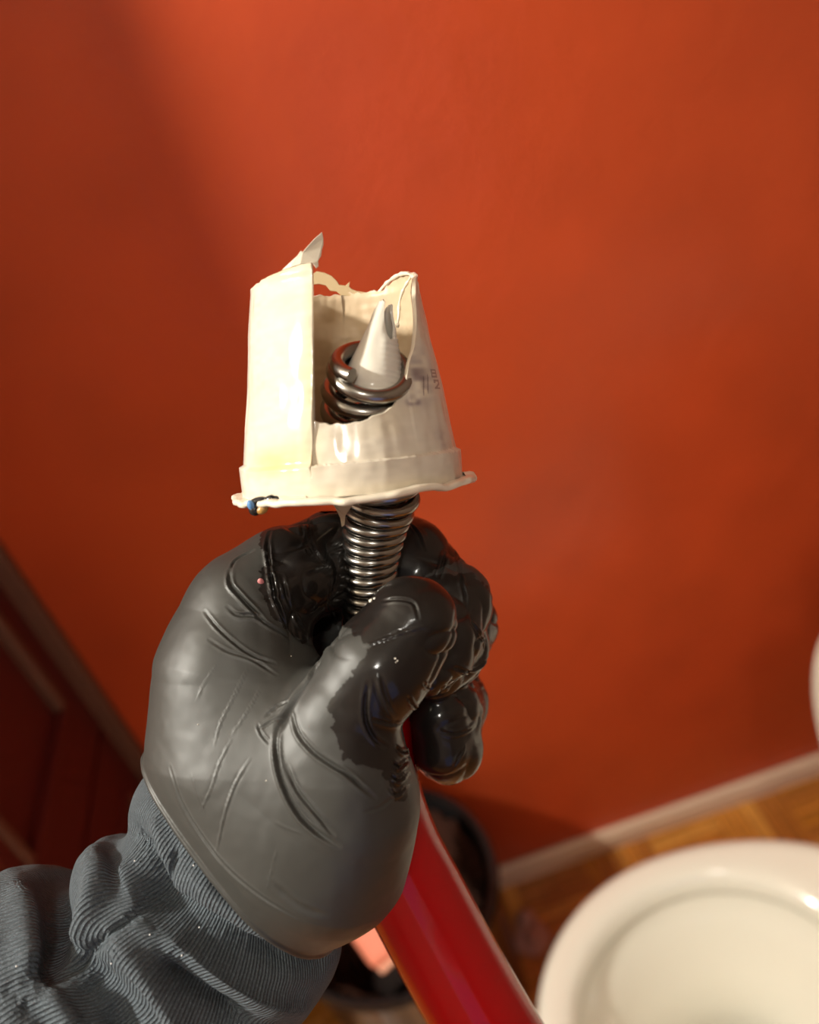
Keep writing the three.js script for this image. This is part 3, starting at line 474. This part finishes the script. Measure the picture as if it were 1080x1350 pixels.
{
  const m = surfaceNets(glove, [-0.072, 0.0, 0.168], [0.031, 0.125, 0.29], 0.00038);
  let N = gradients(m, glove, true); N = gradients(m, glove, false);
  // slack film: gentle unevenness, stronger over the fingers
  const P = m.pos; for (let i = 0; i < P.length; i += 3) { const k = 0.00010 * noise(P[i] * 140, P[i + 1] * 140, P[i + 2] * 140) + 0.00005 * noise(P[i] * 420, P[i + 1] * 420, P[i + 2] * 420); const px = 540 + P[i] / P[i + 2] * F, py = 675 + P[i + 1] / P[i + 2] * F, lim = Math.max(smooth(548, 575, px) * (1 - smooth(1020, 1060, py)), smooth(340, 360, px) * (1 - smooth(840, 880, py)) * (1 - smooth(440, 480, px))), a = 1 - Math.abs(noise(P[i] * 120 + 0.6 * noise(P[i] * 90, P[i + 1] * 90, 3), P[i + 1] * 60, P[i + 2] * 120)), b = 1 - Math.abs(noise(P[i] * 60 + 9, P[i + 1] * 170, P[i + 2] * 90)); const w = k - lim * (0.0007 * a ** 5 + 0.0007 * b ** 6 - 0.0003); for (let q = 0; q < 3; q++) P[i + q] += N[i + q] * w; }
  carve(m, glove, gloveCreases, N);
  // wet areas of the film get a mesh of their own
  const poly = (pts) => (x, y) => { let c = false; for (let i = 0, j = pts.length - 1; i < pts.length; j = i++) { const [a, b] = pts[i], [p, q] = pts[j]; if ((b > y) !== (q > y) && x < (p - a) * (y - b) / (q - b) + a) c = !c; } return c; };
  const wets = [poly([[340, 715], [352, 735], [340, 770], [352, 800], [365, 820], [400, 850], [480, 800], [640, 720], [600, 660], [430, 660], [352, 690]]), poly([[434, 925], [448, 905], [462, 890], [480, 865], [492, 852], [470, 838], [450, 825], [475, 795], [520, 765], [620, 755], [670, 800], [660, 900], [640, 1035], [560, 1035], [540, 990], [538, 1050], [520, 1060], [515, 1030], [498, 1012], [470, 1005], [452, 1000], [440, 960]])];
  const nv = P.length / 3, world = new Float32Array(P.length), wet = new Uint8Array(nv);
  for (let i = 0; i < nv; i++) { const x = P[3 * i], y = P[3 * i + 1], z = P[3 * i + 2], w = toWorld(x, y, z); world[3 * i] = w.x - handBase.x; world[3 * i + 1] = w.y - handBase.y; world[3 * i + 2] = w.z - handBase.z;
    const px = 540 + x / z * F + 4 * noise(x * 900, y * 900, 5) + 2 * noise(x * 2600, y * 2600, 6), py = 675 + y / z * F + 4 * noise(x * 900, y * 900, 15); wet[i] = wets.some(f => f(px, py)) ? 1 : 0; }
  const full = new THREE.BufferGeometry(); full.setAttribute('position', new THREE.BufferAttribute(world, 3)); full.setIndex(m.idx); full.computeVertexNormals();
  // the index order must face outwards
  { const n = full.attributes.normal; let s = 0; for (let i = 0; i < nv; i += 97) { const g = toWorld(N[3 * i], N[3 * i + 1], N[3 * i + 2]).sub(EYE); s += g.x * n.getX(i) + g.y * n.getY(i) + g.z * n.getZ(i); } if (s < 0) { for (let i = 0; i < m.idx.length; i += 3) { const t = m.idx[i]; m.idx[i] = m.idx[i + 1]; m.idx[i + 1] = t; } full.setIndex(m.idx); full.computeVertexNormals(); } }
  const split = want => { const re = new Map(), pos = [], nor = [], idx = [], n = full.attributes.normal; const g = i => { let k = re.get(i); if (k === undefined) { k = pos.length / 3; re.set(i, k); pos.push(world[3 * i], world[3 * i + 1], world[3 * i + 2]); nor.push(n.getX(i), n.getY(i), n.getZ(i)); } return k; };
    for (let i = 0; i < m.idx.length; i += 3) { const a = m.idx[i], b = m.idx[i + 1], c = m.idx[i + 2]; if ((wet[a] + wet[b] + wet[c] >= 2 ? 1 : 0) === want) idx.push(g(a), g(b), g(c)); }
    const o = new THREE.BufferGeometry(); o.setAttribute('position', new THREE.Float32BufferAttribute(pos, 3)); o.setAttribute('normal', new THREE.Float32BufferAttribute(nor, 3)); o.setIndex(idx); return o; };
  const dry = part('glove', split(0), phys(col(0.036, 0.036, 0.0325), 0.48), person, 'matte black rubber glove');
  part('wet_film', split(1), phys(col(0.009, 0.007, 0.006), 0.5, { specularIntensity: 0.3, clearcoat: 0.6, clearcoatRoughness: 0.12 }), dry, 'wet glossy part of the glove');
  const drop = phys(col(0.8, 0.75, 0.65), 0.1), at1 = (px, py, r) => { const q = march(glove, px, py); if (!q) return; const g = new THREE.SphereGeometry(r * q[2] / F, 12, 8).scale(1, 0.7, 1), w = toWorld(...q).sub(handBase); part('speck', g.translate(w.x, w.y, w.z), drop, dry); };
  for (const [x, y, r] of [[521, 868, 1.6], [524, 871, 1.2], [522, 873, 1], [351, 1029, 0.9], [261, 955, 0.9], [384, 865, 0.8], [489, 792, 3], [494, 789, 2]]) at1(x, y, r);
  const pink = phys(col(0.55, 0.2, 0.2), 0.4); { const q = march(glove, 344, 767), w = toWorld(...q).sub(handBase); part('speck', new THREE.IcosahedronGeometry(0.0008, 2).scale(1, 1.3, 0.6).translate(w.x, w.y, w.z), pink, dry, 'pinkish speck'); }
}
// sleeve: stations from the upper to the lower silhouette [x, y, x, y]
{
  const st = [[236, 985, 452, 1212], [206, 1004, 449, 1240], [186, 1034, 448, 1256], [176, 1062, 445, 1266], [171, 1090, 438, 1282], [158, 1106, 428, 1300], [130, 1108, 420, 1314], [108, 1124, 408, 1330], [100, 1148, 394, 1345], [97, 1166, 384, 1360], [75, 1180, 366, 1384], [57, 1172, 350, 1404], [40, 1156, 334, 1424], [12, 1152, 310, 1452], [-15, 1160, 290, 1478], [-50, 1190, 250, 1520], [-100, 1240, 200, 1570], [-160, 1310, 140, 1630]];
  const up = curve(st.map(s => V(s[0], s[1], 0))), lo = curve(st.map(s => V(s[2], s[3], 0)));
  const NU = 520, NV = 620, zAt = v => 0.2160 - 0.004 * v;
  const pos = new Float64Array((NU + 1) * (NV + 1) * 3), raw = (u, v) => { const a = up.getPoint(v), b = lo.getPoint(v), z = zAt(v), th = u * Math.PI * 2, cx = (a.x + b.x) / 2, cy = (a.y + b.y) / 2, hx = (a.x - b.x) / 2, hy = (a.y - b.y) / 2, R = Math.hypot(hx, hy) * z / F; return [(cx + hx * Math.cos(th) - 540) / F * z, (cy + hy * Math.cos(th) - 675) / F * z, z - Math.sin(th) * R * 0.72]; };
  const uv = [], idx = [];
  for (let j = 0; j <= NV; j++) for (let i = 0; i <= NU; i++) { const p = raw(i / NU, j / NV), o = (j * (NU + 1) + i) * 3; pos[o] = p[0]; pos[o + 1] = p[1]; pos[o + 2] = p[2]; uv.push(i / NU * 216, j / NV * 40); }
  for (let j = 0; j < NV; j++) for (let i = 0; i < NU; i++) { const a = j * (NU + 1) + i, b = a + NU + 1; idx.push(a, a + 1, b, b, a + 1, b + 1); }
  const geo = new THREE.BufferGeometry(), W = new Float32Array(pos.length);
  const norm = () => { const n = new Float64Array(pos.length); for (let j = 0; j <= NV; j++) for (let i = 0; i <= NU; i++) { const g = (a, b) => (Math.max(0, Math.min(NV, b)) * (NU + 1) + ((a % NU) + NU) % NU) * 3, p = g(i + 1, j), q = g(i - 1, j), r = g(i, j + 1), s = g(i, j - 1), A = [0, 1, 2].map(k => pos[p + k] - pos[q + k]), B = [0, 1, 2].map(k => pos[r + k] - pos[s + k]); let x = A[1] * B[2] - A[2] * B[1], y = A[2] * B[0] - A[0] * B[2], z = A[0] * B[1] - A[1] * B[0]; const l = Math.hypot(x, y, z) || 1, o = (j * (NU + 1) + i) * 3; n[o] = x / l; n[o + 1] = y / l; n[o + 2] = z / l; } return n; };
  const front = NU / 4, o0 = (Math.round(NV / 3) * (NU + 1) + front) * 3; let N = norm(); if (N[o0 + 2] > 0) { for (let i = 0; i < N.length; i++) N[i] = -N[i]; }
  // distance-like field only for placing the folds on the near side
  const near = (px, py) => { let best = null, bd = 1e9; for (let j = 0; j <= NV; j += 2) for (let i = 0; i <= NU / 2; i += 2) { const o = (j * (NU + 1) + i) * 3, x = 540 + pos[o] / pos[o + 2] * F, y = 675 + pos[o + 1] / pos[o + 2] * F, d = (x - px) ** 2 + (y - py) ** 2; if (d < bd) { bd = d; best = [pos[o], pos[o + 1], pos[o + 2]]; } } return best; };
  const folds = [ // [points, width px, depth px (negative raises)]
    [[[172, 1095], [190, 1130], [208, 1185], [245, 1214], [285, 1236], [340, 1262], [425, 1270]], 20, 42],
    [[[235, 1118], [228, 1142], [219, 1172]], 5, 9],
    [[[205, 1075], [212, 1110], [214, 1140]], 12, -7], [[[245, 1140], [275, 1170], [320, 1205], [380, 1235], [420, 1247]], 20, -13],
    [[[122, 1120], [128, 1160], [118, 1210], [108, 1250]], 17, -20],
    [[[165, 1135], [175, 1175], [185, 1200]], 14, -9],
    [[[190, 1200], [160, 1220], [130, 1245], [108, 1268], [85, 1285]], 6, 10],
    [[[145, 1235], [175, 1265], [205, 1300], [235, 1345], [260, 1380]], 15, -19],
    [[[205, 1222], [255, 1262], [310, 1305], [375, 1328], [400, 1330]], 14, -17],
    [[[215, 1260], [245, 1295], [280, 1325], [320, 1350]], 17, 38],
    [[[80, 1185], [78, 1225], [70, 1265], [60, 1300]], 17, 24],
    [[[20, 1165], [32, 1200], [38, 1250], [40, 1285]], 18, -17],
    [[[0, 1310], [30, 1302], [45, 1290]], 9, 6],
    [[[110, 1275], [140, 1305], [160, 1340], [175, 1375]], 18, 20],
    [[[20, 1325], [50, 1345], [70, 1370]], 12, 10], [[[55, 1300], [90, 1345], [110, 1380]], 12, -8],
  ].map(([pts, w, d]) => { const c = new THREE.CatmullRomCurve3(pts.map(([x, y]) => V(x, y, 0)), false, 'centripetal'), n = Math.ceil(c.getLength() / 2), s = []; for (let i = 0; i <= n; i++) { const p = c.getPointAt(i / n), q = near(p.x, p.y); s.push([...q, Math.min(1, 0.3 + i / n * 4, 0.3 + (1 - i / n) * 4)]); } return { s, w: w * 0.205 / F, d: d * 0.205 / F }; });
  const off = new Float64Array(pos.length / 3);
  for (let i = 0; i < off.length; i++) { const x = pos[3 * i], y = pos[3 * i + 1], z = pos[3 * i + 2]; let o = 0; for (const f of folds) { let b = 1e9, e = 1; for (const q of f.s) { const d = (x - q[0]) ** 2 + (y - q[1]) ** 2 + (z - q[2]) ** 2; if (d < b) { b = d; e = q[3]; } } const r = b / (f.w * f.w); if (r < 9) o -= f.d * e * Math.exp(-r * 1.2); } off[i] = o + 0.0007 * noise(x * 70, y * 70, z * 70) + 0.00025 * noise(x * 260, y * 260, z * 260); }
  for (let j = 0; j <= NV; j++) { const e = smooth(0.02, 0.09, j / NV); for (let i = 0; i <= NU; i++) { const k = j * (NU + 1) + (i % NU), o = (j * (NU + 1) + i) * 3; for (let q = 0; q < 3; q++) pos[o + q] += N[k * 3 + q] * off[k] * e; } }
  for (let i = 0; i < pos.length; i += 3) { const w = toWorld(pos[i], pos[i + 1], pos[i + 2]); W[i] = w.x - handBase.x; W[i + 1] = w.y - handBase.y; W[i + 2] = w.z - handBase.z; }
  geo.setAttribute('position', new THREE.BufferAttribute(W, 3)); geo.setAttribute('uv', new THREE.Float32BufferAttribute(uv, 2)); geo.setIndex(idx); geo.computeVertexNormals();
  const knit = tex(256, 256, (u, v) => { const c = u * 8 % 1, r = Math.abs(c - 0.5) * 2, st = Math.abs(((v * 24 + (c < 0.5 ? c : 1 - c) * 0.9) % 1) - 0.5) * 2; const h = (1 - r * r) * 0.82 + 0.06 * (1 - st * st) * (1 - r) + 0.14 * perNoise(u, v, 64, 41); return [h, h, h]; });
  const yarn = tex(256, 256, (u, v) => { const n = perNoise(u, v, 48, 42), f = perNoise(u, v, 128, 43), k = 0.32 + 0.05 * n + 0.05 * f + (f > 0.86 ? 0.25 : 0); return [k * 0.88, k * 0.98, k * 1.06]; }, true);
  const wool = phys(0xffffff, 0.85, { map: rep(yarn, 1 / 8, 1 / 8), bumpMap: rep(knit, 1 / 8, 1 / 8), bumpScale: 0.0005, sheen: 0.35, sheenRoughness: 0.5, sheenColor: col(0.16, 0.18, 0.19), side: THREE.DoubleSide });
  part('sleeve', geo, wool, person, 'dark grey ribbed knit sleeve bunched in folds');
  const lint = std(col(0.7, 0.7, 0.7), 0.6); for (const [x, y] of [[282, 1162], [258, 1140], [25, 1271], [180, 1134], [199, 1231], [265, 1219], [148, 1268], [242, 1258]]) { const q = near(x, y); if (!q) continue; const w = toWorld(q[0], q[1], q[2] - 0.001).sub(handBase); part('lint', new THREE.IcosahedronGeometry(0.00022, 1).translate(w.x, w.y, w.z), lint, person); }
}
renderer.render(scene, camera);
